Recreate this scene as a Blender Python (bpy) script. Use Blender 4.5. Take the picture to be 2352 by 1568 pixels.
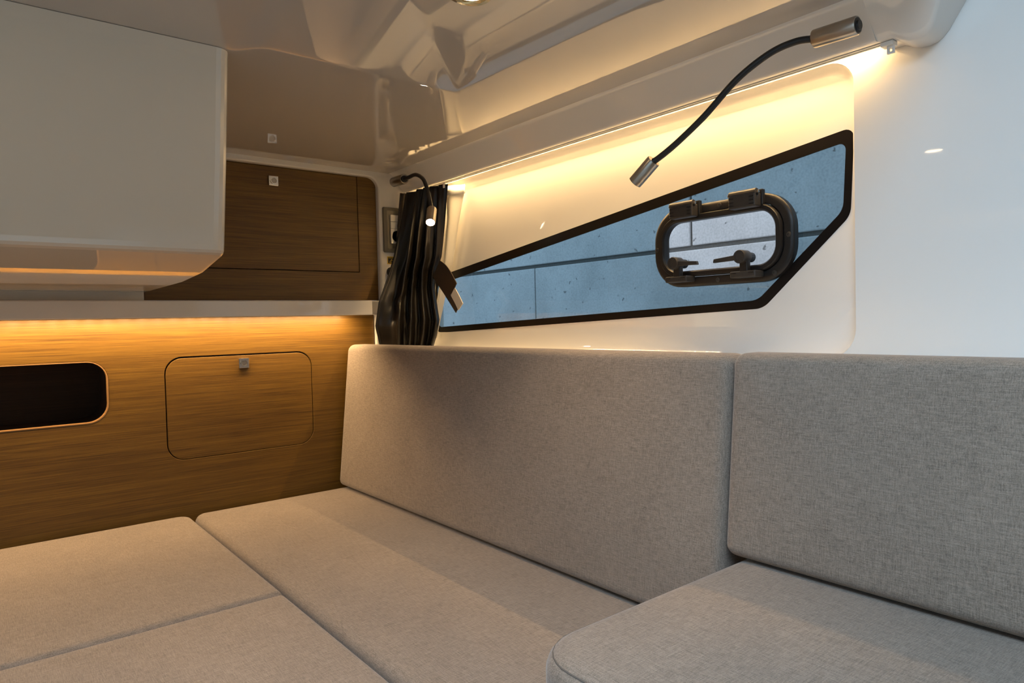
import bpy, bmesh, math, random
from mathutils import Vector, Matrix
random.seed(7)
for o in list(bpy.data.objects):
    bpy.data.objects.remove(o, do_unlink=True)
scene = bpy.context.scene
COL = scene.collection
PI = math.pi
R = math.radians

# ------------------------------------------------------------------ camera
def setup_camera():
    yaw, pitch, roll = R(38.584), R(-1.692), R(-1.389)
    fw = Vector((math.sin(yaw)*math.cos(pitch), math.cos(yaw)*math.cos(pitch), math.sin(pitch)))
    r0 = Vector((math.cos(yaw), -math.sin(yaw), 0)); u0 = r0.cross(fw)
    r = r0*math.cos(roll)+u0*math.sin(roll); u = -r0*math.sin(roll)+u0*math.cos(roll)
    cam = bpy.data.cameras.new('camera'); co = bpy.data.objects.new('camera', cam); COL.objects.link(co)
    m = Matrix((r, u, -fw)).transposed().to_4x4(); m.translation = (0, 0, .95)
    co.matrix_world = m
    cam.sensor_width = 36; cam.lens = 24; cam.clip_start = .02
    scene.camera = co
setup_camera()

# ------------------------------------------------------------------ world, lights, exposure
w = bpy.data.worlds.new('world'); scene.world = w; w.use_nodes = True
bg = w.node_tree.nodes['Background']
bg.inputs[0].default_value = (.74, .87, 1.0, 1); bg.inputs[1].default_value = 2.25
day = bpy.data.lights.new('daylight_hatch', 'AREA'); day.shape = 'RECTANGLE'; day.size = 1.0; day.size_y = .95
day.energy = 44.0; day.color = (.50, .75, 1.0)
dayo = bpy.data.objects.new('daylight_hatch', day); COL.objects.link(dayo)
dayo.location = (-.35, -.25, 1.97)          # open sliding hatch over the companionway
LED_WALL = 1180.0      # emission of the chips behind the valance
LED_SHELF = 2300.0      # emission of the chips under the shelf
DOWN = 30.0           # ceiling downlights
SPOT = 18.0
scene.view_settings.view_transform = 'Standard'
scene.view_settings.look = 'None'
scene.view_settings.exposure = 0.0
scene.view_settings.gamma = 1.0
scene.view_settings.use_curve_mapping = False

# ------------------------------------------------------------------ materials
def new_mat(name):
    m = bpy.data.materials.new(name); m.use_nodes = True
    return m, m.node_tree.nodes, m.node_tree.links, m.node_tree.nodes['Principled BSDF']
def simple(name, col, rough=.5, metal=0, coat=0, spec=.5, sheen=0, noise=0, nscale=40):
    m, N, L, b = new_mat(name)
    b.inputs['Base Color'].default_value = (*col, 1)
    b.inputs['Roughness'].default_value = rough; b.inputs['Metallic'].default_value = metal
    b.inputs['Coat Weight'].default_value = coat; b.inputs['Coat Roughness'].default_value = .03
    b.inputs['Specular IOR Level'].default_value = spec
    b.inputs['Sheen Weight'].default_value = sheen
    tc = N.new('ShaderNodeTexCoord'); nz = N.new('ShaderNodeTexNoise'); nz.inputs['Scale'].default_value = nscale
    L.new(tc.outputs['Object'], nz.inputs['Vector'])
    rp = N.new('ShaderNodeValToRGB')
    k = max(noise, .015)
    rp.color_ramp.elements[0].color = (*[c*(1-k) for c in col], 1)
    rp.color_ramp.elements[1].color = (*[min(1, c*(1+k)) for c in col], 1)
    L.new(nz.outputs['Fac'], rp.inputs[0]); L.new(rp.outputs[0], b.inputs['Base Color'])
    return m
def emis(name, col, s):
    m, N, L, b = new_mat(name)
    b.inputs['Base Color'].default_value = (*col, 1)
    b.inputs['Emission Color'].default_value = (*col, 1); b.inputs['Emission Strength'].default_value = s
    return m
M = {}
def gelcoat(name, col, rough, wav=.0, ior=1.55):
    m, N, L, b = new_mat(name)
    b.inputs['Roughness'].default_value = rough; b.inputs['Base Color'].default_value = (*col, 1)
    b.inputs['IOR'].default_value = ior
    tc = N.new('ShaderNodeTexCoord'); nz = N.new('ShaderNodeTexNoise')
    nz.inputs['Scale'].default_value = 5; nz.inputs['Detail'].default_value = 1
    L.new(tc.outputs['Object'], nz.inputs['Vector'])
    bp = N.new('ShaderNodeBump'); bp.inputs['Strength'].default_value = 1.0; bp.inputs['Distance'].default_value = wav
    L.new(nz.outputs['Fac'], bp.inputs['Height']); L.new(bp.outputs[0], b.inputs['Normal'])
    return m
M['gel'] = gelcoat('gelcoat_white', (.76, .735, .70), .03, .00002)
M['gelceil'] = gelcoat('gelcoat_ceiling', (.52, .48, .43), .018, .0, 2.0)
M['gelbox'] = gelcoat('gelcoat_locker', (.76, .70, .61), .05, .00006)
M['white_plastic'] = simple('white_plastic', (.8, .78, .74), .35)
M['black_plastic'] = simple('black_plastic', (.011, .010, .010), .4, spec=.3, noise=.25)
M['grey_plastic'] = simple('worn_grey_plastic', (.036, .031, .027), .45, spec=.35, noise=.2, nscale=90)
M['frit'] = simple('black_frit', (.006, .005, .005), .3, spec=.12)
M['nickel'] = simple('brushed_nickel', (.42, .38, .33), .28, metal=1, noise=.08)
M['chrome'] = simple('chrome', (.75, .73, .70), .12, metal=1)
M['brass'] = simple('gold_ring', (.75, .55, .28), .2, metal=1)
M['rubber'] = simple('black_rubber', (.012, .012, .013), .45)
M['olive'] = simple('olive_grey_plate', (.16, .145, .11), .35)
M['yellow'] = simple('sticker_yellow', (.65, .42, .03), .5)
M['black_print'] = simple('sticker_black', (.01, .01, .01), .5)
M['gap_shade'] = simple('gap_shade_black', (.012, .008, .005), .7)  # near-black colour stands in for the shade inside the door gaps
M['led_wall'] = emis('led_warm', (1.0, .66, .30), LED_WALL)
M['led_port'] = emis('led_warm_dimmed', (1.0, .66, .30), 80.0)
M['led_shelf'] = emis('led_amber', (1.0, .68, .34), LED_SHELF)
M['lamp_led'] = emis('reading_led', (1.0, .93, .80), 60.0)
M['down_led'] = emis('downlight_led', (1.0, .72, .42), DOWN)

def wood(name, c0, c1, c2, rough):
    m, N, L, b = new_mat(name)
    tc = N.new('ShaderNodeTexCoord')
    mp = N.new('ShaderNodeMapping'); mp.inputs['Scale'].default_value = (5, 60, 420)
    L.new(tc.outputs['Object'], mp.inputs['Vector'])
    n1 = N.new('ShaderNodeTexNoise'); n1.inputs['Scale'].default_value = 1.4; n1.inputs['Detail'].default_value = 7; n1.inputs['Roughness'].default_value = .65
    L.new(mp.outputs[0], n1.inputs['Vector'])
    mp2 = N.new('ShaderNodeMapping'); mp2.inputs['Scale'].default_value = (1.5, 8, 34)
    L.new(tc.outputs['Object'], mp2.inputs['Vector'])
    n2 = N.new('ShaderNodeTexNoise'); n2.inputs['Scale'].default_value = 1.6; n2.inputs['Detail'].default_value = 4
    L.new(mp2.outputs[0], n2.inputs['Vector'])
    mx = N.new('ShaderNodeMath'); mx.operation = 'MULTIPLY_ADD'; mx.inputs[1].default_value = .28
    L.new(n2.outputs['Fac'], mx.inputs[0])
    m2 = N.new('ShaderNodeMath'); m2.operation = 'MULTIPLY'; m2.inputs[1].default_value = .76
    L.new(n1.outputs['Fac'], m2.inputs[0]); L.new(m2.outputs[0], mx.inputs[2])
    rp = N.new('ShaderNodeValToRGB'); e = rp.color_ramp.elements
    e[0].position = .36; e[0].color = (*c0, 1); e[1].position = .68; e[1].color = (*c2, 1)
    q = e.new(.52); q.color = (*c1, 1)
    L.new(mx.outputs[0], rp.inputs[0]); L.new(rp.outputs[0], b.inputs['Base Color'])
    b.inputs['Roughness'].default_value = rough
    bp = N.new('ShaderNodeBump'); bp.inputs['Strength'].default_value = .25; bp.inputs['Distance'].default_value = .0008
    L.new(n1.outputs['Fac'], bp.inputs['Height']); L.new(bp.outputs[0], b.inputs['Normal'])
    return m
M['wood'] = wood('teak_veneer', (.062, .027, .0026), (.130, .064, .0066), (.19, .102, .0125), .45)
M['niche_shade'] = wood('teak_niche_shade', (.022, .009, .003), (.035, .015, .005), (.05, .022, .008), .8)  # teak darkened: the shade inside the deep niche is in its colour
M['wood_edge'] = simple('teak_edge', (.30, .16, .06), .5, noise=.1)

def fabric(name, ca, cb, bump=.0006):
    m, N, L, b = new_mat(name)
    tc = N.new('ShaderNodeTexCoord')
    outs = []
    for sc in ((90, 1100, 1100), (1100, 90, 1100), (1100, 1100, 90)):
        mp = N.new('ShaderNodeMapping'); mp.inputs['Scale'].default_value = sc
        L.new(tc.outputs['Object'], mp.inputs['Vector'])
        n = N.new('ShaderNodeTexNoise'); n.inputs['Scale'].default_value = .72; n.inputs['Detail'].default_value = 2
        L.new(mp.outputs[0], n.inputs['Vector']); outs.append(n.outputs['Fac'])
    big = N.new('ShaderNodeTexNoise'); big.inputs['Scale'].default_value = 9; big.inputs['Detail'].default_value = 3
    L.new(tc.outputs['Object'], big.inputs['Vector'])
    a1 = N.new('ShaderNodeMath'); a1.operation = 'ADD'; L.new(outs[0], a1.inputs[0]); L.new(outs[1], a1.inputs[1])
    a2 = N.new('ShaderNodeMath'); a2.operation = 'ADD'; L.new(a1.outputs[0], a2.inputs[0]); L.new(outs[2], a2.inputs[1])
    a3 = N.new('ShaderNodeMath'); a3.operation = 'MULTIPLY_ADD'; a3.inputs[1].default_value = .28
    L.new(big.outputs['Fac'], a3.inputs[0]); L.new(a2.outputs[0], a3.inputs[2])
    mr = N.new('ShaderNodeMapRange'); mr.inputs[1].default_value = 1.25; mr.inputs[2].default_value = 2.02
    L.new(a3.outputs[0], mr.inputs[0])
    rp = N.new('ShaderNodeValToRGB'); e = rp.color_ramp.elements
    e[0].color = (*ca, 1); e[1].color = (*cb, 1)
    L.new(mr.outputs[0], rp.inputs[0]); L.new(rp.outputs[0], b.inputs['Base Color'])
    b.inputs['Roughness'].default_value = .85; b.inputs['Specular IOR Level'].default_value = .2
    b.inputs['Sheen Weight'].default_value = .25; b.inputs['Sheen Roughness'].default_value = .45
    bp = N.new('ShaderNodeBump'); bp.inputs['Strength'].default_value = .5; bp.inputs['Distance'].default_value = bump
    L.new(a2.outputs[0], bp.inputs['Height']); L.new(bp.outputs[0], b.inputs['Normal'])
    return m
M['fabric'] = fabric('heathered_upholstery', (.148, .116, .091), (.318, .252, .199))
M['seam'] = simple('seam_thread', (.12, .10, .085), .8)

def curtain_mat(name, col):
    m, N, L, b = new_mat(name)
    tc = N.new('ShaderNodeTexCoord'); mp = N.new('ShaderNodeMapping'); mp.inputs['Scale'].default_value = (60, 60, 900)
    L.new(tc.outputs['Object'], mp.inputs['Vector'])
    n = N.new('ShaderNodeTexNoise'); n.inputs['Scale'].default_value = .8; n.inputs['Detail'].default_value = 2
    L.new(mp.outputs[0], n.inputs['Vector'])
    rp = N.new('ShaderNodeValToRGB')
    rp.color_ramp.elements[0].color = (*[c*.6 for c in col], 1); rp.color_ramp.elements[1].color = (*[c*1.4 for c in col], 1)
    L.new(n.outputs['Fac'], rp.inputs[0]); L.new(rp.outputs[0], b.inputs['Base Color'])
    b.inputs['Roughness'].default_value = .38; b.inputs['Specular IOR Level'].default_value = .45
    return m
M['curtain'] = curtain_mat('dark_satin', (.009, .0068, .005))
M['strap'] = curtain_mat('dark_strap', (.05, .036, .024))
M['lining'] = simple('white_lining', (.72, .68, .60), .7)

def concrete():
    m, N, L, b = new_mat('concrete')
    tc = N.new('ShaderNodeTexCoord')
    n1 = N.new('ShaderNodeTexNoise'); n1.inputs['Scale'].default_value = 3.5; n1.inputs['Detail'].default_value = 9; n1.inputs['Roughness'].default_value = .62
    L.new(tc.outputs['Object'], n1.inputs['Vector'])
    n2 = N.new('ShaderNodeTexNoise'); n2.inputs['Scale'].default_value = 120; n2.inputs['Detail'].default_value = 3
    L.new(tc.outputs['Object'], n2.inputs['Vector'])
    v = N.new('ShaderNodeTexVoronoi'); v.inputs['Scale'].default_value = 17; v.inputs['Randomness'].default_value = 1
    dn = N.new('ShaderNodeTexNoise'); dn.inputs['Scale'].default_value = 60
    L.new(tc.outputs['Object'], dn.inputs['Vector'])
    mxv = N.new('ShaderNodeMix'); mxv.data_type = 'VECTOR'; mxv.inputs[0].default_value = .035
    L.new(tc.outputs['Object'], mxv.inputs[4]); L.new(dn.outputs['Color'], mxv.inputs[5]); L.new(mxv.outputs[1], v.inputs['Vector'])
    pit = N.new('ShaderNodeValToRGB'); pit.color_ramp.elements[0].position = .07; pit.color_ramp.elements[0].color = (.22, .22, .22, 1)
    pit.color_ramp.elements[1].position = .13; pit.color_ramp.elements[1].color = (1, 1, 1, 1)
    L.new(v.outputs['Distance'], pit.inputs[0])
    rp = N.new('ShaderNodeValToRGB'); e = rp.color_ramp.elements
    e[0].position = .3; e[0].color = (.42, .42, .42, 1); e[1].position = .75; e[1].color = (.60, .60, .60, 1)
    L.new(n1.outputs['Fac'], rp.inputs[0])
    r2 = N.new('ShaderNodeValToRGB'); r2.color_ramp.elements[0].position = .25; r2.color_ramp.elements[0].color = (.78, .78, .78, 1); r2.color_ramp.elements[1].position = .6
    L.new(n2.outputs['Fac'], r2.inputs[0])
    mu = N.new('ShaderNodeMix'); mu.data_type = 'RGBA'; mu.blend_type = 'MULTIPLY'; mu.inputs[0].default_value = 1
    L.new(rp.outputs[0], mu.inputs[6]); L.new(r2.outputs[0], mu.inputs[7])
    mu2 = N.new('ShaderNodeMix'); mu2.data_type = 'RGBA'; mu2.blend_type = 'MULTIPLY'; mu2.inputs[0].default_value = .8
    L.new(mu.outputs[2], mu2.inputs[6]); L.new(pit.outputs[0], mu2.inputs[7])
    L.new(mu2.outputs[2], b.inputs['Base Color']); b.inputs['Roughness'].default_value = .9
    bp = N.new('ShaderNodeBump'); bp.inputs['Strength'].default_value = .5; bp.inputs['Distance'].default_value = .004
    L.new(mu2.outputs[2], bp.inputs['Height']); L.new(bp.outputs[0], b.inputs['Normal'])
    return m
M['concrete'] = concrete()
M['mortar'] = simple('mortar', (.10, .10, .095), .95, noise=.5, nscale=150)

def pane_mat(name, tint):
    m = bpy.data.materials.new(name); m.use_nodes = True
    N, L = m.node_tree.nodes, m.node_tree.links
    N.remove(N['Principled BSDF'])
    out = N['Material Output']
    t = N.new('ShaderNodeBsdfTransparent'); t.inputs[0].default_value = (*tint, 1)
    g = N.new('ShaderNodeBsdfGlossy'); g.inputs['Roughness'].default_value = .01
    lw = N.new('ShaderNodeLayerWeight'); lw.inputs[0].default_value = .5
    pw = N.new('ShaderNodeMath'); pw.operation = 'POWER'; pw.inputs[1].default_value = 5
    f = N.new('ShaderNodeMath'); f.operation = 'MULTIPLY_ADD'; f.inputs[1].default_value = .96; f.inputs[2].default_value = .035   # Schlick reflectance
    L.new(lw.outputs['Facing'], pw.inputs[0]); L.new(pw.outputs[0], f.inputs[0])
    mx = N.new('ShaderNodeMixShader')
    L.new(f.outputs[0], mx.inputs[0]); L.new(t.outputs[0], mx.inputs[1]); L.new(g.outputs[0], mx.inputs[2])
    L.new(mx.outputs[0], out.inputs[0])
    return m
M['tint'] = pane_mat('tinted_glass', (.575, .68, .735))
M['clear'] = pane_mat('clear_acrylic', (.985, .985, 1.0))

# ------------------------------------------------------------------ mesh helpers
def tag(o, label=None, cat=None, group=None, kind=None):
    if label: o['label'] = label
    if cat: o['category'] = cat
    if group: o['group'] = group
    if kind: o['kind'] = kind
    return o
def thing(name, label, cat, loc=(0, 0, 0), group=None, kind=None):
    o = bpy.data.objects.new(name, None); COL.objects.link(o); o.location = loc; o.empty_display_size = .05
    return tag(o, label, cat, group, kind)
def obj(name, bm, mat, parent=None, smooth=False, bevel=0, segs=2):
    """link a bmesh given in world coordinates as one mesh object, kept in place under its parent"""
    bmesh.ops.recalc_face_normals(bm, faces=bm.faces)
    me = bpy.data.meshes.new(name); bm.to_mesh(me); bm.free()
    me.materials.append(M[mat])
    o = bpy.data.objects.new(name, me); COL.objects.link(o)
    if smooth:
        for p in me.polygons: p.use_smooth = True
    if bevel:
        md = o.modifiers.new('bevel', 'BEVEL'); md.width = bevel; md.segments = segs; md.limit_method = 'ANGLE'; md.angle_limit = R(35)
        md.harden_normals = False
    if parent:
        o.parent = parent
        off = Vector((0, 0, 0)); p = parent
        while p: off += p.location; p = p.parent
        o.location = -off
    return o
def smooth_by_angle(o, ang=35):
    me = o.data
    for p in me.polygons: p.use_smooth = True
    me.set_sharp_from_angle(angle=R(ang))
    return o
def bx(bm, x0, x1, y0, y1, z0, z1):
    vs = [bm.verts.new((x, y, z)) for x in (x0, x1) for y in (y0, y1) for z in (z0, z1)]
    for f in ((0, 1, 3, 2), (4, 6, 7, 5), (0, 4, 5, 1), (2, 3, 7, 6), (0, 2, 6, 4), (1, 5, 7, 3)):
        bm.faces.new([vs[i] for i in f])
    return bm
def box(x0, x1, y0, y1, z0, z1): return bx(bmesh.new(), x0, x1, y0, y1, z0, z1)
def rrect(x0, x1, y0, y1, r, n=6):
    """rounded rectangle loop, counter clockwise; r is one radius or four (x0y0, x1y0, x1y1, x0y1)"""
    rs = r if isinstance(r, (tuple, list)) else (r,)*4
    pts = []
    for (cx, cy, sx, sy, a0), q in zip(((x0, y0, 1, 1, 180), (x1, y0, -1, 1, 270), (x1, y1, -1, -1, 0), (x0, y1, 1, -1, 90)), rs):
        for i in range(n+1):
            a = R(a0+90*i/n)
            pts.append((cx+sx*q+q*math.cos(a), cy+sy*q+q*math.sin(a)))
    return pts
def round_poly(pts, radii, n=6):
    out = []
    k = len(pts)
    for i in range(k):
        p0, p, p1 = Vector(pts[i-1]), Vector(pts[i]), Vector(pts[(i+1) % k])
        r = radii[i]
        a = (p0-p).normalized(); b = (p1-p).normalized()
        half = math.acos(max(-1, min(1, a.dot(b))))/2
        t = r/math.tan(half)
        A = p+a*t; B = p+b*t
        c = p+(a+b).normalized()*(r/math.sin(half))
        a0 = math.atan2(A.y-c.y, A.x-c.x); a1 = math.atan2(B.y-c.y, B.x-c.x)
        d = (a1-a0+PI) % (2*PI)-PI
        for j in range(n+1):
            th = a0+d*j/n
            out.append((c.x+r*math.cos(th), c.y+r*math.sin(th)))
    return out
def in_poly(p, lp):
    c = False
    for i in range(len(lp)):
        (x0, y0), (x1, y1) = lp[i-1], lp[i]
        if (y0 > p[1]) != (y1 > p[1]) and p[0] < (x1-x0)*(p[1]-y0)/(y1-y0)+x0: c = not c
    return c
def fill_loops(bm, outer, holes, f):
    """triangulated flat face between an outer loop and its holes"""
    from mathutils.geometry import delaunay_2d_cdt
    V, E = [], []
    for lp in [outer]+holes:
        k = len(V); V += [Vector(p) for p in lp]
        E += [(k+i, k+(i+1) % len(lp)) for i in range(len(lp))]
    co, _, fs, *_ = delaunay_2d_cdt(V, E, [], 0, 1e-7)
    vs = [bm.verts.new(f(c.x, c.y, 0)) for c in co]
    for t in fs:
        m = sum((co[i] for i in t), Vector((0, 0)))/len(t)
        if in_poly(m, outer) and not any(in_poly(m, h) for h in holes):
            bm.faces.new([vs[i] for i in t])
    return bm
def plate(outer, holes, f, depth):
    """flat plate with holes: 2D loops mapped by f(u, v, w); w runs 0..depth"""
    bm = bmesh.new()
    if holes: fill_loops(bm, outer, holes, f)
    else: bm.faces.new([bm.verts.new(f(u, v, 0)) for u, v in outer])
    if depth:
        ret = bmesh.ops.extrude_face_region(bm, geom=list(bm.faces))
        d = Vector(f(0, 0, depth))-Vector(f(0, 0, 0))
        bmesh.ops.translate(bm, verts=[g for g in ret['geom'] if isinstance(g, bmesh.types.BMVert)], vec=d)
    return bm
def loft(rings, cap0=True, cap1=True, closed=True, bm=None):
    bm = bm or bmesh.new()
    vv = [[bm.verts.new(p) for p in r] for r in rings]
    n = len(rings[0])
    for a, b in zip(vv[:-1], vv[1:]):
        for i in range(n if closed else n-1):
            j = (i+1) % n
            bm.faces.new((a[i], a[j], b[j], b[i]))
    if cap0: bm.faces.new(vv[0][::-1])
    if cap1: bm.faces.new(vv[-1])
    return bm
def tube(path, rad, n=12, bm=None, cap=True):
    """tube round a polyline of points, rad a number or one per point"""
    P = [Vector(p) for p in path]
    rads = rad if isinstance(rad, (list, tuple)) else [rad]*len(P)
    rings = []; up = None
    for i, p in enumerate(P):
        t = (P[min(i+1, len(P)-1)]-P[max(i-1, 0)]).normalized()
        if up is None:
            up = Vector((0, 0, 1)) if abs(t.z) < .9 else Vector((1, 0, 0))
        s = t.cross(up).normalized(); up = s.cross(t).normalized()
        rings.append([p+(s*math.cos(2*PI*k/n)+up*math.sin(2*PI*k/n))*rads[i] for k in range(n)])
    return loft(rings, cap, cap, True, bm)
def spline(pts, m=8):
    P = [Vector(p) for p in pts]; P = [P[0]*2-P[1]]+P+[P[-1]*2-P[-2]]
    out = []
    for i in range(1, len(P)-2):
        a, b, c, d = P[i-1:i+3]
        for j in range(m):
            t = j/m
            out.append(.5*((2*b)+(c-a)*t+(2*a-5*b+4*c-d)*t*t+(3*b-a-3*c+d)*t**3))
    out.append(P[-2]); return out
def lathe(profile, origin, axis, n=28, bm=None):
    """profile of (radius, distance along axis)"""
    a = Vector(axis).normalized(); o = Vector(origin)
    s = a.cross(Vector((0, 0, 1)) if abs(a.z) < .9 else Vector((1, 0, 0))).normalized(); t = a.cross(s)
    rings = [[o+a*h+(s*math.cos(2*PI*k/n)+t*math.sin(2*PI*k/n))*max(r, 1e-5) for k in range(n)] for r, h in profile]
    return loft(rings, True, True, True, bm)
def ss(t):
    t = max(0, min(1, t)); return t*t*(3-2*t)

# ------------------------------------------------------------------ the setting
YB = 2.03          # bulkhead face
XW = 1.22          # cabin side, inner face
XG = 1.25          # bottom of the window recess
ZC = 1.445         # flat rim of the headliner
STR = lambda o: tag(o, kind='structure')

STR(obj('floor', box(-1.3, 1.2, -1.2, 2.2, -.06, 0), 'wood'))
STR(obj('wall_left', box(-1.27, -1.22, -1.0, 2.06, 0, 2.0), 'gel'))
STR(obj('wall_back', box(-1.27, 1.285, -1.06, -1.0, 0, 2.0), 'wood'))
STR(obj('trim_6', plate([(-1.22, -1.0), (1.22, -1.0), (1.22, .38), (-1.22, .38)], [[(-.85, -.725), (.15, -.725), (.15, .225), (-.85, .225)]], lambda u, v, w_: (u, v, 1.95+w_), .05), 'gel'))   # raised roof with the hatch opening
STR(obj('trim_7', box(-1.22, 1.22, .381, .42, 1.602, 2.0), 'gel'))
STR(obj('trim_8', box(1.221, 1.285, -1.0, .42, 1.602, 2.0), 'gel'))

# headliner: a flat rim along bulkhead and side, the middle rises from a crease
def ceil_z(x, y):
    yc = 1.226+.045*ss((.435-x)/.05)
    d1 = yc-y; d2 = .843-x
    k = .012
    h = max(k-abs(d1-d2), 0)/k
    d = min(d1, d2)-h*h*k*.25
    wdt = .0035
    sp = wdt*math.log1p(math.exp(max(-40, min(40, d/wdt)))) if d < .1 else d
    s = math.tan(R(8.5))
    # planar slope, rounding off to level about 0.32 m in from the crease
    a0, a1 = .27, .37
    if sp > a0:
        t = min(sp, a1)-a0
        sp = a0+t-t*t/(2*(a1-a0))
    return ZC+s*sp
def ceiling():
    xs = [-1.22+.08*i for i in range(18)]
    x = .14
    xs = [v for v in xs if v < .12]
    while x < 1.115: xs.append(x); x += .005 if (.36 < x < .46 or .55 < x < .87) else .02
    xs.append(1.118)
    ys = []; y = .38
    while y < 2.04: ys.append(y); y += .004 if .92 < y < 1.29 else .02
    ys.append(2.06)
    bm = bmesh.new()
    g = [[bm.verts.new((a, b, ceil_z(a, b))) for b in ys] for a in xs]
    for i in range(len(xs)-1):
        for j in range(len(ys)-1):
            bm.faces.new((g[i][j], g[i][j+1], g[i+1][j+1], g[i+1][j]))
    # upper skin closes it
    t = [bm.verts.new((a, b, 1.60)) for a, b in ((-1.22, .38), (1.118, .38), (1.118, 2.06), (-1.22, 2.06))]
    bm.faces.new(t)
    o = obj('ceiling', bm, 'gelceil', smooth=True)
    for p in o.data.polygons:
        if p.normal.z > 0: p.flip() if False else None
    return STR(o)
ceiling()

# valance: sloped headliner edge along the cabin side, with a lip that hides the led strip
vprof = [(1.116, 1.60), (1.104, ZC), (1.110, 1.4435), (1.116, 1.439), (1.152, 1.3935), (1.156, 1.3875), (1.160, 1.3855), (1.176, 1.3875), (1.178, 1.390), (1.178, 1.417), (1.24, 1.419), (1.24, 1.60)]
bm = loft([[(x, y, z) for x, z in vprof] for y in (.496, 2.04)])
val = STR(smooth_by_angle(obj('trim_1', bm, 'gel'), 40))
def end_section(y, zb):
    xf = lambda z: 1.112+(1.442-z)*.86
    z1 = min(zb+.010, 1.439)
    return [(1.116, y, 1.60), (1.104, y, max(ZC, zb+.004)), (xf(1.442), y, max(1.442, zb+.003)), (xf(z1), y, max(z1, zb+.002)), (xf(min(zb, 1.436))+.002, y, zb+.0015), (xf(min(zb, 1.436))+.008, y, zb), (1.2195, y, zb), (1.2195, y, 1.60)]
rings = [end_section(y, z) for y, z in ((.496, 1.386), (.476, 1.386), (.469, 1.3825), (.462, 1.378), (.452, 1.3745), (.440, 1.3735), (.428, 1.3755), (.419, 1.381), (.411, 1.390), (.390, 1.4235), (.372, 1.452), (.35, 1.487), (.33, 1.52))]
STR(smooth_by_angle(obj('trim_2', loft(rings), 'gel'), 40))

# cabin side wall with the rounded window recess
rec0 = (.560, 1.99, .868, 1.395)          # y0 y1 z0 z1 of the recess mouth
win_pts = [(1.985, .919), (.757, .9665), (.585, 1.127), (.576, 1.279), (1.985, 1.0985)]
win = round_poly(win_pts, [.02, .045, .035, .014, .03], 6)
def side_wall():
    bm = bmesh.new()
    n = 7
    mouth = rrect(*rec0, (.055, .02, .02, .045), 8)
    loops = []
    for k in range(n+1):
        a = k/n*PI/2
        q = math.sin(a); dpt = 1-math.cos(a)      # elliptic cove: run q, depth
        y0, y1, z0, z1 = rec0
        run = (.018*q, .018*q, .055*(1-math.cos(a)), .012*q)
        dep = (XG-XW)*(.15*q+.85*(1-math.cos(a))) if True else 0
        dep = (XG-XW)*math.sin(a)
        lp = rrect(y0+.018*(1-math.cos(a)), y1-.018*(1-math.cos(a)), z0+.06*(1-math.cos(a)), z1-.012*(1-math.cos(a)), (.055, .02, .02, .045), 8)
        loops.append([(XW+dep, u, v) for u, v in lp])
    loft(loops, False, False, True, bm)
    bm.verts.ensure_lookup_table()
    # flat proud wall round the mouth
    def fill(outer, inner, x): fill_loops(bm, outer, [inner], lambda u, v, w_: (x, u, v))
    fill([(-1.0, 0), (2.06, 0), (2.06, 1.60), (-1.0, 1.60)], mouth, XW)
    inner = [(p[1], p[2]) for p in loops[-1]]
    fill(inner, win, XG)
    # outer skin
    fill([(-1.0, 0), (2.06, 0), (2.06, 1.60), (-1.0, 1.60)], win, 1.285)
    # reveal of the opening and outer rim
    loft([[(XG, u, v) for u, v in win], [(1.285, u, v) for u, v in win]], False, False, True, bm)
    rim = [(-1.0, 0), (2.06, 0), (2.06, 1.60), (-1.0, 1.60)]
    loft([[(XW, u, v) for u, v in rim], [(1.285, u, v) for u, v in rim]], False, False, True, bm)
    bmesh.ops.remove_doubles(bm, verts=bm.verts, dist=.0002)
    o = obj('wall_right', bm, 'gel')
    return STR(smooth_by_angle(o, 30))
side_wall()

# bulkhead: white moulding with a rounded opening for the upper locker, wood below
fY = lambda y: (lambda u, v, w: (u, y+w, v))
hole = rrect(-.20, 1.064, 1.028, 1.427, (.004, .004, .035, .035), 8)
bm = plate([(-1.22, .982), (1.25, .982), (1.25, 1.60), (-1.22, 1.60)], [hole], fY(2.012), .06)
STR(obj('trim_10', bm, 'gel', bevel=.006, segs=3))
STR(obj('trim_11', box(1.045, 1.25, 2.0125, 2.072, 0, .9815), 'gel'))
STR(obj('trim_12', box(-1.22, 1.045, 2.0125, 2.072, 0, .30), 'gel'))
STR(obj('trim_13', box(-1.22, -.24, 2.0125, 2.072, .30, .9815), 'gel'))
STR(obj('wall_front', box(-1.22, 1.25, 2.24, 2.27, 0, 1.6), 'gel'))

# ------------------------------------------------------------------ latches
def latch(parent, x, z, y, s=.0145):
    p = obj('latch', box(x-s, x+s, y-.006, y+.001, z-s, z+s), 'chrome', parent, bevel=.0015)
    tag(p, 'square chrome push latch')
    bm = bmesh.new(); n = 28; ro, ri = s*.68, s*.55
    rings = []
    for r, d in ((ri, -.0058), (ri, -.0085), (ro, -.0085), (ro, -.0058)):
        rings.append([(x+r*math.cos(2*PI*k/n), y+d, z+r*math.sin(2*PI*k/n)) for k in range(n)])
    rings.append(rings[0]); loft(rings, False, False, True, bm)
    obj('ring', bm, 'chrome', p, smooth=False)
    obj('button', lathe([(0, 0), (ri*.96, 0), (ri*.96, .0012), (ri*.8, .0018), (0, .0018)], (x, y-.0058, z), (0, -1, 0)), 'nickel', p)
    return p

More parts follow.
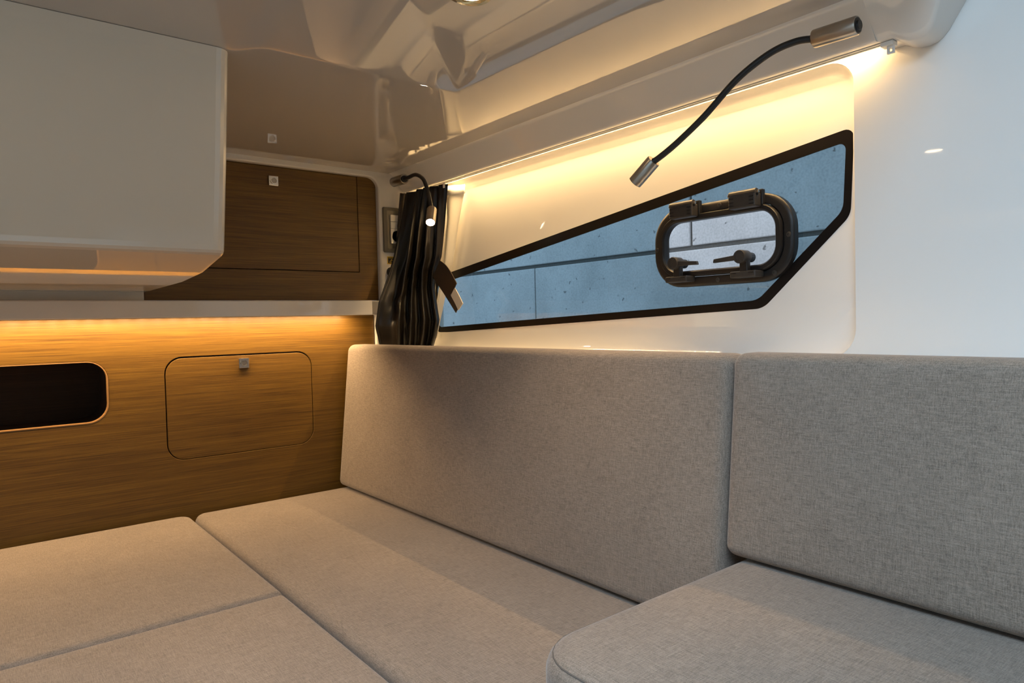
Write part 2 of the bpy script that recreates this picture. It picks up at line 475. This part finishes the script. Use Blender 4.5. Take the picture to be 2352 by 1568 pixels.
# lower locker front (niche + flap)
lc = thing('storage_locker', 'lower teak veneer locker front with open niche and rounded flap below the white shelf', 'locker', (.4, YB, .30))
niche = rrect(-.23, .281, .715, .874, .048, 8)
flap_hole = rrect(.4135, .8275, .5905, .8745, .046, 8)
flap = rrect(.4165, .8257, .5920, .8708, .0435, 8)
bm = plate([(-.24, .30), (1.043, .30), (1.043, .985), (-.24, .985)], [niche, flap_hole], fY(YB), .018)
obj('front_panel', bm, 'wood', lc, bevel=.0012)
d = obj('flap_door', plate(flap, [], fY(YB+.0005), .016), 'wood', lc, bevel=.0012)
latch(d, .623, .848, YB)
obj('door_gap_shade', plate(rrect(.405, .836, .583, .882, .05), [], fY(YB+.0185), .004), 'gap_shade', lc)  # black sheet, paints the shade in the gap round the flap
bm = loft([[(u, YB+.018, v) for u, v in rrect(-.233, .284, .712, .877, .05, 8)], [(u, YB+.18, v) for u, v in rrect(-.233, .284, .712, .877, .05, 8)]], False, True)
nb = obj('niche_box', bm, 'niche_shade', lc, smooth=False)  # darker wood carries the niche's shade
# light solid-wood edge inside the niche mouth
r1 = rrect(-.23, .281, .715, .874, .048, 8); r2 = rrect(-.2275, .2785, .7175, .8715, .0455, 8)
bm = loft([[(u, YB-.0006, v) for u, v in r1], [(u, YB-.0006, v) for u, v in r2], [(u, YB+.017, v) for u, v in r2], [(u, YB+.017, v) for u, v in r1]], False, False)
obj('niche_edge', bm, 'wood_edge', lc)

# upper locker front
uc = thing('storage_locker', 'upper dark teak locker front framed in white between overhead locker and socket', 'locker', (.6, YB, 1.03))
door_h = [(-.10, 1.1195), (.9985, 1.1195), (.9985, 1.4262), (-.10, 1.4262)]
bm = plate([(-.198, 1.03), (1.063, 1.03), (1.063, 1.4275), (-.198, 1.4275)], [door_h], fY(YB), .018)
obj('front_panel', bm, 'wood', uc, bevel=.0008)
d = obj('door', plate([(-.098, 1.1217), (.9963, 1.1217), (.9963, 1.425), (-.098, 1.425)], [], fY(YB+.0003), .017), 'wood', uc, bevel=.0008)
latch(d, .727, 1.383, YB)
obj('door_gap_shade', box(-.12, 1.02, YB+.0185, YB+.022, 1.10, 1.45), 'gap_shade', uc)  # black sheet, paints the shade in the upper door's gap

# ------------------------------------------------------------------ shelf + led strips
sp = [(2.011, 1.027), (1.969, 1.027), (1.966, 1.0245), (1.966, .9835), (1.9685, .981), (1.9745, .981), (1.977, .984), (1.977, 1.008), (2.011, 1.008)]
bm = loft([[(x, y, z) for y, z in sp] for x in (-1.215, 1.006)])
sh = tag(obj('wall_shelf', bm, 'gel'), 'long white shelf ledge with glowing underside on the teak bulkhead', 'shelf')
def led_strip(name, label, box6, chips, mat):
    """chips: (centre, half size along the strip, half size across, across vector)"""
    t = thing(name, label, 'light strip', (box6[0], box6[2], box6[4]))
    obj('carrier', box(*box6), 'white_plastic', t)
    bm = bmesh.new()
    for c, al, ac in chips:
        c, al, ac = Vector(c), Vector(al), Vector(ac)
        vs = [bm.verts.new(c+al*i+ac*j) for i, j in ((-1, -1), (1, -1), (1, 1), (-1, 1))]
        f = bm.faces.new(vs)
    me = bpy.data.meshes.new('led_chips'); bm.to_mesh(me); bm.free(); me.materials.append(M[mat])
    c = bpy.data.objects.new('led_chips', me); COL.objects.link(c); c.parent = t; c.location = -t.location
    c['kind'] = 'stuff'
    return t
led_strip('led_strip', 'amber led strip hidden under the white shelf ledge', (-1.0, .985, 1.9775, 1.990, .986, 1.0078),
          [((-.95+.04*i, 1.9835, .9857), (.003, 0, 0), (0, .003, 0)) for i in range(48)], 'led_shelf')
led_strip('led_strip', 'warm led strip along the cabin side behind the ceiling valance', (1.201, 1.213, .51, 1.98, 1.413, 1.417),
          [((1.204, .53+.02*i, 1.4095), (0, .0025, 0), (.0025, 0, -.0019)) for i in range(73)], 'led_wall')

bm = loft([[(-x, y, z) for x, z in vprof] for y in (.43, 2.04)])
STR(smooth_by_angle(obj('trim_9', bm, 'gel'), 40))
led_strip('led_strip', 'warm led strip behind the valance of the opposite cabin side', (-1.215, -1.200, .51, 1.98, 1.413, 1.417),
          [((-1.204, .53+.04*i, 1.4095), (0, .005, 0), (.0025, 0, .0019)) for i in range(36)], 'led_port')
# curtain rail under the valance lip and its end hook
bm = bmesh.new()
rp_ = [(1.180, 1.4165), (1.180, 1.3865), (1.183, 1.3865), (1.183, 1.389), (1.181, 1.393), (1.191, 1.393), (1.189, 1.389), (1.189, 1.3865), (1.192, 1.3865), (1.192, 1.4165)]
loft([[(x, y, z) for x, z in rp_] for y in (.492, 1.985)], True, True, True, bm)
tag(obj('curtain_rail', bm, 'white_plastic'), 'slim white curtain rail under the ceiling valance lip', 'curtain rail')
hk = thing('curtain_hook', 'small white plastic hook with square eye on the open rail end', 'hook', (1.18, .485, 1.378))
obj('rail_clip', box(1.172, 1.190, .476, .4955, 1.3785, 1.3855), 'white_plastic', hk, bevel=.001)
hk2 = plate([(.4765, 1.366), (.4875, 1.366), (.4875, 1.3785), (.4765, 1.3785)], [[(.4795, 1.369), (.4845, 1.369), (.4845, 1.3745), (.4795, 1.3745)]], lambda u, v, w_: (1.178+w_, u, v), .004)
obj('eye', hk2, 'white_plastic', hk)

# ------------------------------------------------------------------ overhead locker (left)
def overhead():
    prof = [(1.267, 1.4448), (1.272, 1.425), (1.30, 1.26), (1.332, 1.105), (1.335, 1.096), (1.341, 1.091), (1.352, 1.088), (1.50, 1.066), (1.65, 1.0555), (2.011, 1.050), (2.011, 1.4448)]
    # near vertical face rounded into the right end
    xe = lambda y: .388-.018*ss((y-1.3)/.7)
    rings = []
    for inset, back in ((.0, .026), (.0015, .0175), (.005, .010), (.010, .0048), (.017, .0014), (.026, 0)):
        rings.append([(xe(y)-inset if True else 0, y+(back if y < 1.45 else 0), z) for y, z in prof])
    rings.append([(-1.21, y, z) for y, z in prof])
    bm = loft(rings)
    o = obj('overhead_locker', bm, 'gelbox')
    smooth_by_angle(o, 3.2)
    for p in o.data.polygons: p.use_smooth = True
    tag(o, 'large white moulded overhead locker hanging from the ceiling above the shelf', 'locker')
    pl = obj('plinth', box(-1.21, .366, 1.998, 2.0115, 1.0275, 1.0525), 'gelbox', o, bevel=.002)
overhead()

# ------------------------------------------------------------------ cushions
def cushion_bm(a0, a1, b0, b1, h0, h1, f, re=.022, rc=.03, crown=.006, nb=5, nc=6, pillow=0.0):
    """soft block: outline a/b, thickness h, mapped by f(a, b, h); rounded edges and a slight crown"""
    rings = []
    def ring(ins, h):
        r = [max(q-ins, .002) for q in (rc if isinstance(rc, (tuple, list)) else (rc,)*4)]
        return [f(u, v, h) for u, v in dense(rrect(a0+ins, a1-ins, b0+ins, b1-ins, r, nc))]
    def dense(lp):
        out = []
        for i in range(len(lp)):
            p, q = lp[i], lp[(i+1) % len(lp)]
            m = 10 if i % (nc+1) == nc else 1
            for j in range(m): out.append((p[0]+(q[0]-p[0])*j/m, p[1]+(q[1]-p[1])*j/m))
        return out
    for k in range(nb+1):
        t = k/nb*PI/2
        rings.append(ring(re*(1-math.sin(t)), h0+re*(1-math.cos(t))))
    mid = (h0+h1)/2
    rings.append(ring(-pillow, mid))
    for k in range(nb+1):
        t = k/nb*PI/2
        rings.append(ring(re*(1-math.cos(t)), h1-re*(1-math.sin(t))))
    W = min(a1-a0, b1-b0)/2
    for k, s in enumerate((.03, .07, .14, .25, .4, .6, .8, .96)):
        ins = re+(W-re)*s
        rings.append(ring(ins, h1+crown*(1-(1-s)**2)))
    return loft(rings)
def cushion(name, label, bm, mat='fabric', group=None, seam=None):
    o = obj(name, bm, mat, smooth=True)
    tag(o, label, 'cushion', group)
    return o
flat = lambda a, b, h: (a, b, h)
ZS = .448
c1 = cushion('seat_cushion', 'long beige seat cushion running below the far backrest along the cabin side', cushion_bm(.466, .975, .20, 2.008, .33, ZS-.004, flat, re=.02, rc=(.03, .03, .02, .03), crown=.006))
def dip(a, b, h):
    return (a+.004*math.sin(b*5), b, h)
c2 = cushion('seat_cushion', 'beige berth cushion against the teak locker front below the niche', cushion_bm(-.75, .456, 1.291, 2.008, .33, ZS-.003, lambda a, b, h: (a, b, h), re=.014, rc=(.03, .012, .035, .03), crown=.007))
c3 = cushion('seat_cushion', 'taupe berth cushion butting against the one below the niche', cushion_bm(-.75, .455, .25, 1.2895, .33, ZS-.005, flat, re=.012, rc=(.03, .05, .012, .03), crown=.005))
c4 = cushion('seat_cushion', 'raised taupe seat cushion with rounded end lying on the bench', cushion_bm(.487, .965, -.70, .612, .452, .575, flat, re=.026, rc=(.05, .05, .03, .075), crown=.004))
# stitched seam round the raised cushion
lp = rrect(.487+.0085, .965-.0085, -.70+.0085, .612-.0085, (.045, .045, .025, .068), 8)
pth = [(u, v, .5675) for u, v in lp]; pth.append(pth[0])
obj('seam', tube(pth, .0012, 6), 'seam', c4, smooth=True)
# backrests lean back: a = along y, b = height, h = thickness towards the cabin
def lean(zr, x0, k):
    return lambda a, b, h: (x0-h+k*(b-zr), a, b)
KL = .045/.44
b1 = cushion('backrest_cushion', 'far backrest cushion reaching from the teak bulkhead to the joint', cushion_bm(.626, 2.008, .4515, .889, 0, .070, lean(.45, .960, KL), re=.018, rc=(.02, .02, .022, .022), crown=.005), group=None)
b2 = cushion('backrest_cushion', 'backrest cushion standing behind the raised seat cushion', cushion_bm(-.70, .6205, .581, .892, 0, .067, lean(.45, .954, KL), re=.018, rc=(.018, .018, .018, .018), crown=.005))
def piping(o, y, z0, z1, x0):
    pth = [(x0+KL*(z0+(z1-z0)*t/12-.45), y, z0+(z1-z0)*t/12) for t in range(13)]
    obj('piping', tube(pth, .0022, 8), 'seam', o, smooth=True)
piping(b1, .6285, .475, .875, .906)

# bench mouldings under the cushions
STR(obj('trim_3', box(-.75, 1.04, .0, 2.011, 0, .3295), 'gel'))
STR(obj('trim_4', box(.978, 1.219, -.8, .614, .3297, .445), 'gel'))
STR(obj('trim_5', box(1.045, 1.219, -.8, 2.0, .45, .862), 'gel'))

# ------------------------------------------------------------------ window and portlight
fX = lambda x: (lambda u, v, w_: (x+w_, u, v))
wn = thing('window_1', 'long wedge-shaped tinted side window with black border', None, (1.26, 1.2, .93), kind='structure')
PY0, PY1, PZ0, PZ1 = .680, 1.016, 1.016, 1.191
cut = rrect(PY0+.02, PY1-.02, PZ0+.02, PZ1-.02, .05, 8)
wo = round_poly([(1.99, .916), (.756, .9635), (.581, 1.126), (.573, 1.2825), (1.99, 1.102)], [.02, .047, .037, .016, .03], 6)
wi = round_poly([(1.965, .936), (.768, .9805), (.5945, 1.137), (.588, 1.2585), (1.965, 1.0785)], [.02, .045, .035, .012, .02], 6)
bm = plate(wo, [cut], fX(1.2515), .008)
obj('pane', bm, 'tint', wn)
bm = plate(wo, [wi], fX(1.2495), .0018)
obj('border', bm, 'frit', wn)

pt = thing('portlight', 'black framed opening portlight with two hinges set into the tinted side window', 'portlight', (1.245, .85, 1.02))
def ring_loft(specs, n=10):
    """specs: (inset, x, radius)"""
    return loft([[(x, u, v) for u, v in rrect(PY0+i, PY1-i, PZ0+i, PZ1-i, r, n)] for i, x, r in specs], False, False)
bm = ring_loft([(0, 1.2494, .072), (0, 1.236, .072), (.003, 1.2325, .069), (.008, 1.2315, .064), (.019, 1.2315, .053), (.0205, 1.234, .0515), (.0205, 1.2597, .0515), (0, 1.2494, .072)])
obj('outer_frame', bm, 'black_plastic', pt); 
bm = ring_loft([(.0215, 1.240, .0505), (.0215, 1.225, .0505), (.0235, 1.2225, .0485), (.031, 1.2225, .041), (.034, 1.226, .038), (.034, 1.243, .038), (.0215, 1.243, .0505)])
sash = obj('sash', bm, 'black_plastic', pt)
obj('pane', plate(rrect(PY0+.0335, PY1-.0335, PZ0+.0335, PZ1-.0335, .0385, 8), [], fX(1.232), .006), 'clear', pt)
for o in (pt.children[0], sash): smooth_by_angle(o, 40)
# hinges
for yc in (.917, .770):
    h = obj('hinge', box(1.199, 1.2215, yc-.030, yc+.030, 1.162, 1.189), 'grey_plastic', pt, bevel=.003)
    obj('knuckle', tube([(1.2065, yc-.030, 1.190), (1.2065, yc+.030, 1.190)], .0075, 14), 'grey_plastic', h, smooth=False, bevel=.001)
    obj('hinge_pin', tube([(1.2065, yc-.034, 1.190), (1.2065, yc+.034, 1.190)], .003, 10), 'nickel', h)
    obj('hinge_leaf', box(1.2215, 1.2315, yc-.033, yc+.022, 1.166, 1.197), 'black_plastic', h, bevel=.002)
    for s in (-1, 1):
        for k in range(3):
            obj('grip_rib', box(1.1978, 1.1992, yc+s*.0225-.005, yc+s*.0225+.005, 1.167+.007*k, 1.1687+.007*k), 'black_plastic', h)
# latches with lever arms
for yc, sgn in ((.932, -1), (.770, 1)):
    l = obj('lever_latch', lathe([(0, 0), (.0125, 0), (.0135, .0015), (.0135, .024), (.0125, .026), (.009, .026), (.0085, .0248), (0, .0248)], (1.214, yc, 1.066), (-1, 0, .0)), 'grey_plastic', pt)
    smooth_by_angle(l, 40)
    bm = plate(round_poly([(yc+sgn*.010, 1.060), (yc+sgn*.062, 1.0585), (yc+sgn*.060, 1.066), (yc+sgn*.010, 1.070)], [.001]*4, 2), [], fX(1.191), .007)
    lv = obj('lever', bm, 'grey_plastic', l, bevel=.001)
    obj('arm', box(1.200, 1.212, yc-.011, yc+.007, 1.036, 1.066), 'black_plastic', l, bevel=.002)
    obj('shaft', tube([(1.214, yc, 1.066), (1.232, yc, 1.066)], .010, 14), 'rubber', l)
    ct = obj('catch', box(1.199, 1.231, yc-.0285, yc+.0285, 1.0255, 1.0385), 'grey_plastic', pt, bevel=.0025)
    for s in (-1, 1):
        obj('grip_rib', box(1.1978, 1.1992, yc+s*.019-.005, yc+s*.019+.005, 1.0335, 1.0352), 'black_plastic', ct)
for y, z in ((.842, 1.181), (.6895, 1.103), (1.0065, 1.103), (.848, 1.0265), (.72, 1.032)):
    s = obj('screw', lathe([(0, 0), (.0052, 0), (.0046, .0016), (.002, .002), (.0019, .001), (0, .001)], (1.2316, y, z), (-1, 0, 0), 14), 'grey_plastic', pt)

# ------------------------------------------------------------------ reading lamps
def reading_lamp(label, base_a, base_b, arm, head_dir, head_len, rad, lit):
    A, B = Vector(base_a), Vector(base_b)
    t = thing('reading_lamp', label, 'lamp', A)
    ax = (B-A).normalized(); Ln = (B-A).length
    b = obj('base', lathe([(0, 0), (rad*.93, 0), (rad, .002), (rad, Ln-.001), (rad*.97, Ln), (rad*.82, Ln), (rad*.82, Ln-.004), (0, Ln-.004)], A, ax), 'nickel', t)
    smooth_by_angle(b, 40)
    sw = obj('switch_cap', lathe([(0, -.003), (rad*.5, -.003), (rad*.55, 0), (rad*.80, 0), (rad*.80, .004), (0, .004)], A-ax*.0005, ax), 'rubber', t)
    obj('mount', tube([A+ax*Ln*.5+Vector((.0, 0, 0)), A+ax*Ln*.5+Vector((rad*1.12, 0, rad*.55))], rad*.45, 14), 'nickel', t)
    path = spline([B-ax*.002]+[Vector(p) for p in arm], 10)
    smooth_by_angle(obj('flexible_arm', tube(path, .0058, 12), 'rubber', t), 40)
    # collar where the arm enters the base
    obj('collar', lathe([(0, 0), (.0105, 0), (.0105, .006), (.0085, .008), (0, .008)], B-ax*.004, ax), 'rubber', t)
    H = path[-1]; hd = Vector(head_dir).normalized()
    hr = rad*.93
    h = obj('head', lathe([(0, -.002), (hr*.93, -.002), (hr, 0), (hr, head_len), (hr*.86, head_len), (hr*.86, head_len-.006), (0, head_len-.006)], H, hd), 'nickel', t)
    smooth_by_angle(h, 40)
    lens = obj('lens', lathe([(0, 0), (hr*.84, 0), (hr*.84, .0025), (0, .0045)], H+hd*(head_len-.0058), hd), 'lamp_led' if lit else 'chrome', h)
    return t
reading_lamp('nickel reading lamp, its black arm drooping in front of the window, unlit', (1.088, .492, 1.392), (1.088, .561, 1.394),
             [(1.080, .59, 1.397), (1.068, .63, 1.387), (1.05, .68, 1.355), (1.035, .735, 1.305), (1.025, .79, 1.267), (1.018, .825, 1.247), (1.014, .835, 1.242)],
             (-.07, .52, -.42), .052, .0145, False)
reading_lamp('lit nickel reading lamp arched over the dark curtain', (1.095, 1.965, 1.408), (1.092, 1.89, 1.405),
             [(1.087, 1.855, 1.403), (1.080, 1.80, 1.400), (1.072, 1.745, 1.375), (1.065, 1.71, 1.330), (1.062, 1.69, 1.285), (1.061, 1.686, 1.277)],
             (-.35, -.42, -.62), .056, .0155, True)

# ------------------------------------------------------------------ ceiling downlights
def downlight(label, x, y):
    z = ceil_z(x, y)
    e = .004
    nrm = Vector((-(ceil_z(x+e, y)-ceil_z(x-e, y))/(2*e), -(ceil_z(x, y+e)-ceil_z(x, y-e))/(2*e), 1)).normalized()
    o = Vector((x, y, z))
    t = thing('ceiling_downlight', label, 'lamp', o)
    r = obj('ring', lathe([(.026, -.001), (.040, -.001), (.041, .003), (.038, .007), (.031, .008), (.028, .005), (.026, .0)], o, -nrm), 'brass', t)
    smooth_by_angle(r, 45)
    sd = bpy.data.lights.new('downlight_beam', 'SPOT'); sd.energy = SPOT; sd.spot_size = R(78); sd.spot_blend = .75; sd.shadow_soft_size = .022; sd.color = (1.0, .72, .44)
    so_ = bpy.data.objects.new('downlight_beam', sd); COL.objects.link(so_); so_.parent = t; so_.location = (0, 0, -.012)
    obj('diffuser', lathe([(0, .0015), (.0275, .0015), (.0275, .004), (0, .005)], o, -nrm), 'down_led', t)
downlight('round recessed downlight with golden ring in the ceiling above the seat cushions', .638, .888)
downlight('round recessed downlight with golden ring in the ceiling in front of the overhead locker', -.12, .913)

# ------------------------------------------------------------------ socket, sticker
so = thing('wall_socket', 'olive grey socket plate with two white switches and round outlet on white bulkhead', 'socket', (1.12, 2.012, 1.26))
bm = loft([[(u, 2.0115, v) for u, v in rrect(1.075, 1.166, 1.186, 1.334, .006)], [(u, 2.004, v) for u, v in rrect(1.077, 1.164, 1.188, 1.332, .006)], [(u, 2.001, v) for u, v in rrect(1.087, 1.154, 1.198, 1.322, .004)]])
obj('plate', bm, 'olive', so)
for z0, z1 in ((1.2865, 1.3085), (1.2635, 1.2855)):
    obj('rocker_switch', box(1.098, 1.144, 1.9965, 2.002, z0, z1), 'white_plastic', so, bevel=.0012)
ob = obj('outlet', plate([(1.098, 1.2145), (1.144, 1.2145), (1.144, 1.2625), (1.098, 1.2625)], [[(1.121+.0195*math.cos(a*PI/14), 1.2385+.0195*math.sin(a*PI/14)) for a in range(28)]], fY(1.997), .005), 'white_plastic', so)
obj('outlet_well', lathe([(.0195, 0), (.0195, .011), (0, .011), (0, .0105), (.019, .0105), (.019, 0)][::-1], (1.121, 1.9972, 1.2385), (0, 1, 0)), 'white_plastic', ob)
for dx in (0,):
    for dz in (-.0095, .0095):
        obj('pin_hole', lathe([(0, 0), (.0028, 0), (.0028, .001), (0, .001)], (1.110, 2.0065, 1.2385+dz), (0, 1, 0), 14), 'black_print', ob)
obj('earth_clip', box(1.126, 1.137, 2.002, 2.0065, 1.2372, 1.2398), 'chrome', ob)
stt = obj('warning_sticker', box(1.089, 1.130, 2.0110, 2.0119, 1.148, 1.173), 'yellow')
tag(stt, 'small black and yellow warning sticker below the socket plate', 'sticker')
obj('black_field', box(1.0915, 1.1275, 2.0106, 2.0110, 1.1505, 1.1705), 'black_print', stt)
tri_o = [(1.0955, 1.153), (1.1125, 1.153), (1.104, 1.1655)]; tri_i = [(1.0985, 1.1547), (1.1095, 1.1547), (1.104, 1.1625)]
obj('triangle', plate(tri_o, [tri_i], fY(2.0102), .0004), 'yellow', stt)
obj('exclamation_mark', bx(box(1.1035, 1.1045, 2.0102, 2.0106, 1.1575, 1.161), 1.1035, 1.1045, 2.0102, 2.0106, 1.1555, 1.1565), 'yellow', stt)
def text(name, body, size, loc, rot, mat, parent):
    cu = bpy.data.curves.new(name, 'FONT'); cu.body = body; cu.size = size; cu.extrude = .00015; cu.align_x = 'LEFT'
    o = bpy.data.objects.new(name, cu); COL.objects.link(o)
    dg = bpy.context.evaluated_depsgraph_get(); me = bpy.data.meshes.new_from_object(o.evaluated_get(dg))
    bpy.data.objects.remove(o); me.materials.clear(); me.materials.append(M[mat])
    m = bpy.data.objects.new(name, me); COL.objects.link(m); m.parent = parent
    off = Vector((0, 0, 0)); p = parent
    while p: off += p.location; p = p.parent
    m.location = Vector(loc)-off; m.rotation_euler = rot
    return m
text('lettering', 'DANGER', .0062, (1.0935, 2.0104, 1.1662), (PI/2, 0, 0), 'yellow', stt)
kn = obj('round_knob', lathe([(0, 0), (.016, 0), (.016, .004), (.013, .012), (.009, .016), (0, .017)], (1.101, 2.0115, 1.122), (0, -1, 0)), 'rubber')  # black knob on the bulkhead, not a switch
tag(smooth_by_angle(kn, 40), 'round black knob on the white bulkhead half hidden by the curtain', 'knob')

# ------------------------------------------------------------------ curtain
def lerp_tab(tab, z):
    """tab: list of (z, x, y), z falling"""
    if z >= tab[0][0]: return tab[0][1:]
    for a, b in zip(tab[:-1], tab[1:]):
        if z >= b[0]:
            t = (a[0]-z)/(a[0]-b[0]); return tuple(a[i]+(b[i]-a[i])*t for i in (1, 2))
    return tab[-1][1:]
left = [(1.378, 1.150, 1.965), (1.29, 1.118, 1.955), (1.165, 1.080, 1.95), (1.09, 1.050, 1.95), (1.02, 1.020, 1.95), (.944, 1.012, 1.962), (.905, 1.028, 1.975), (.866, 1.040, 1.985)]
right = [(1.378, 1.172, 1.765), (1.307, 1.176, 1.785), (1.20, 1.180, 1.815), (1.16, 1.180, 1.825), (1.114, 1.180, 1.857), (1.065, 1.180, 1.868), (.995, 1.180, 1.856), (.96, 1.18, 1.848), (.91, 1.18, 1.868), (.866, 1.18, 1.895)]
def curtain():
    NU, NV = 130, 70
    bm = bmesh.new(); g = []
    for j in range(NV+1):
        z = 1.378+(.866-1.378)*j/NV
        L_ = Vector((*lerp_tab(left, z), z)); R_ = Vector((*lerp_tab(right, z), z))
        along = (R_-L_); nrm = Vector((along.y, -along.x, 0)).normalized()
        if nrm.dot(Vector((-.8, -.6, 0))) < 0: nrm = -nrm
        row = []
        pin = math.exp(-((z-1.025)/.05)**2)
        for i in range(NU+1):
            u = i/NU
            # tied at z~1.02 near the left third: folds converge there
            uu = u+.07*math.sin(5*u+2.2*z)+.03*math.sin(11*u+1)
            fan = uu*4.6+.25*math.sin(5*z)*u
            amp = .017*(.6+.4*math.sin(3.1*u+6*z))*(1-.35*pin)
            ph = 2*PI*fan
            dsp = amp*(math.sin(ph)+.35*math.sin(2*ph+1.3+4*z))
            # pinch dent
            dp = math.exp(-(((u-.30)/.13)**2+((z-1.022)/.035)**2))
            dsp -= .016*dp
            # creases radiating down-right and up-right from the pinch
            for ang, ln in ((-1.05, .16), (-1.32, .15), (.95, .20), (1.2, .28)):
                du = (u-.30)*along.length; dz = z-1.022
                ca, sa = math.cos(ang), math.sin(ang)
                s_ = du*ca+dz*sa; q = -du*sa+dz*ca
                if s_ > 0: dsp += .008*math.exp(-(q/.006)**2)*max(0, 1-s_/ln)
            edge = min(1, u/.03, (1-u)/.02)
            p = L_+along*u+nrm*(dsp*max(.25, edge)+.008*math.sin(PI*u))
            row.append(bm.verts.new(p))
        g.append(row)
    for j in range(NV):
        for i in range(NU):
            bm.faces.new((g[j][i], g[j][i+1], g[j+1][i+1], g[j+1][i]))
    o = obj('fabric', bm, 'curtain', cu, smooth=True)
    md = o.modifiers.new('thick', 'SOLIDIFY'); md.thickness = .0012
cu = thing('curtain', 'dark satin curtain gathered and tied back beside the window', 'curtain', (1.1, 1.93, .87))
curtain()
# loose outer fold behind, towards the bulkhead
bm = bmesh.new(); rows = []
for j in range(25):
    z = 1.380-.20*j/24
    rows.append([bm.verts.new((1.128-.02*j/24+.030*i/14+.003*math.sin(i*1.1), 1.985+.004*math.sin(i*1.7+j*.1)+.002*math.sin(j*1.6)*ss((j-8)/8), z)) for i in range(15)])
for j in range(24):
    for i in range(14): bm.faces.new((rows[j][i], rows[j][i+1], rows[j+1][i+1], rows[j+1][i]))
o = obj('back_fold', bm, 'strap', cu, smooth=True); o.modifiers.new('thick', 'SOLIDIFY').thickness = .001
# header tape
# white lining behind, towards the window
bm = bmesh.new(); rows = []
lt = [(1.378, 1.200, 1.82), (1.28, 1.205, 1.83), (1.148, 1.205, 1.86), (1.038, 1.205, 1.90), (.90, 1.205, 1.95)]
rt = [(1.378, 1.232, 1.757), (1.282, 1.232, 1.797), (1.148, 1.232, 1.842), (1.038, 1.232, 1.895), (.90, 1.232, 1.955)]
for j in range(41):
    z = 1.378+(.90-1.378)*j/40
    A = Vector((*lerp_tab(lt, z), z)); B = Vector((*lerp_tab(rt, z), z))
    rows.append([bm.verts.new(A.lerp(B, i/12)+Vector((-.004*math.sin(i/12*PI*2.2+z*4), 0, 0))) for i in range(13)])
for j in range(40):
    for i in range(12): bm.faces.new((rows[j][i], rows[j][i+1], rows[j+1][i+1], rows[j+1][i]))
o = obj('lining', bm, 'lining', cu, smooth=True); o.modifiers.new('thick', 'SOLIDIFY').thickness = .001
tag(o, 'white curtain lining')
bm = bmesh.new()
rows = [[bm.verts.new(Vector((1.1995, 1.819, 0)).lerp(Vector((1.2305, 1.755, 0)), i/8)+Vector((-.0025-.004*math.sin(i/8*PI*2.2+5.5), 0, z))) for i in range(9)] for z in (1.380, 1.352)]
for i in range(8): bm.faces.new((rows[0][i], rows[0][i+1], rows[1][i+1], rows[1][i]))
o = obj('header_tape', bm, 'white_plastic', cu, smooth=True); o.modifiers.new('thick', 'SOLIDIFY').thickness = .0012
for k, y in enumerate((1.78, 1.86, 1.94)):
    obj('glider', box(1.1645, 1.1685, y-.004, y+.004, 1.366, 1.382), 'white_plastic', cu, bevel=.001)
# tie strap: two layers with a pale end
def band(c0, c1, wv, thick, mat, name, parent, sag=.006):
    bm = bmesh.new(); rings = []
    c0, c1, wv = Vector(c0), Vector(c1), Vector(wv)
    nn = (c1-c0).cross(wv).normalized()
    for k in range(9):
        t = k/8; c = c0.lerp(c1, t)+Vector((0, 0, sag*math.sin(PI*t)))
        rings.append([c-wv+nn*thick, c+wv+nn*thick, c+wv-nn*thick, c-wv-nn*thick])
    return obj(name, loft(rings, bm=bm), mat, parent)
wv = (0, -.017, -.010)
st = band((1.166, 1.835, 1.122), (1.166, 1.745, 1.045), (0, -.022, .024), .0011, 'strap', 'tie_strap', cu, .012)
band((1.166, 1.746, 1.046), (1.166, 1.705, .997), (0, -.0125, .010), .0011, 'lining', 'strap_tip', st, .002)
st2 = band((1.171, 1.850, 1.108), (1.171, 1.727, .993), (0, -.012, .013), .0011, 'strap', 'tie_strap', cu, .002)

# ------------------------------------------------------------------ outdoors: block wall and ground
XC = 2.35
blk = thing('block_wall', 'pale concrete block wall standing outside the side window', 'wall', (XC+.1, 2, -.8))
jz = .018
Zj = 1.235                      # height of the joint seen through the window
H = .62; LB = 1.62
protos = []
for row in range(-3, 3):
    z0 = Zj+row*H+jz/2; z1 = Zj+(row+1)*H-jz/2
    yj = 1.745 if row % 2 == 0 else 2.74
    for k in range(-2, 3):
        y0 = yj+k*LB; y1 = y0+LB
        g_ = .012 if row % 2 == 0 else .007
        bm = box(XC, XC+.2, y0+g_/2, y1-g_/2, z0, z1)
        obj('block', bm, 'concrete', blk, bevel=.004)
obj('mortar', box(XC+.010, XC+.19, -1.45, 6.5, Zj-3*H, Zj+3*H), 'mortar', blk)
STR(obj('ground', box(-12, XC+.4, -12, 12, -.72, -.62), 'concrete'))
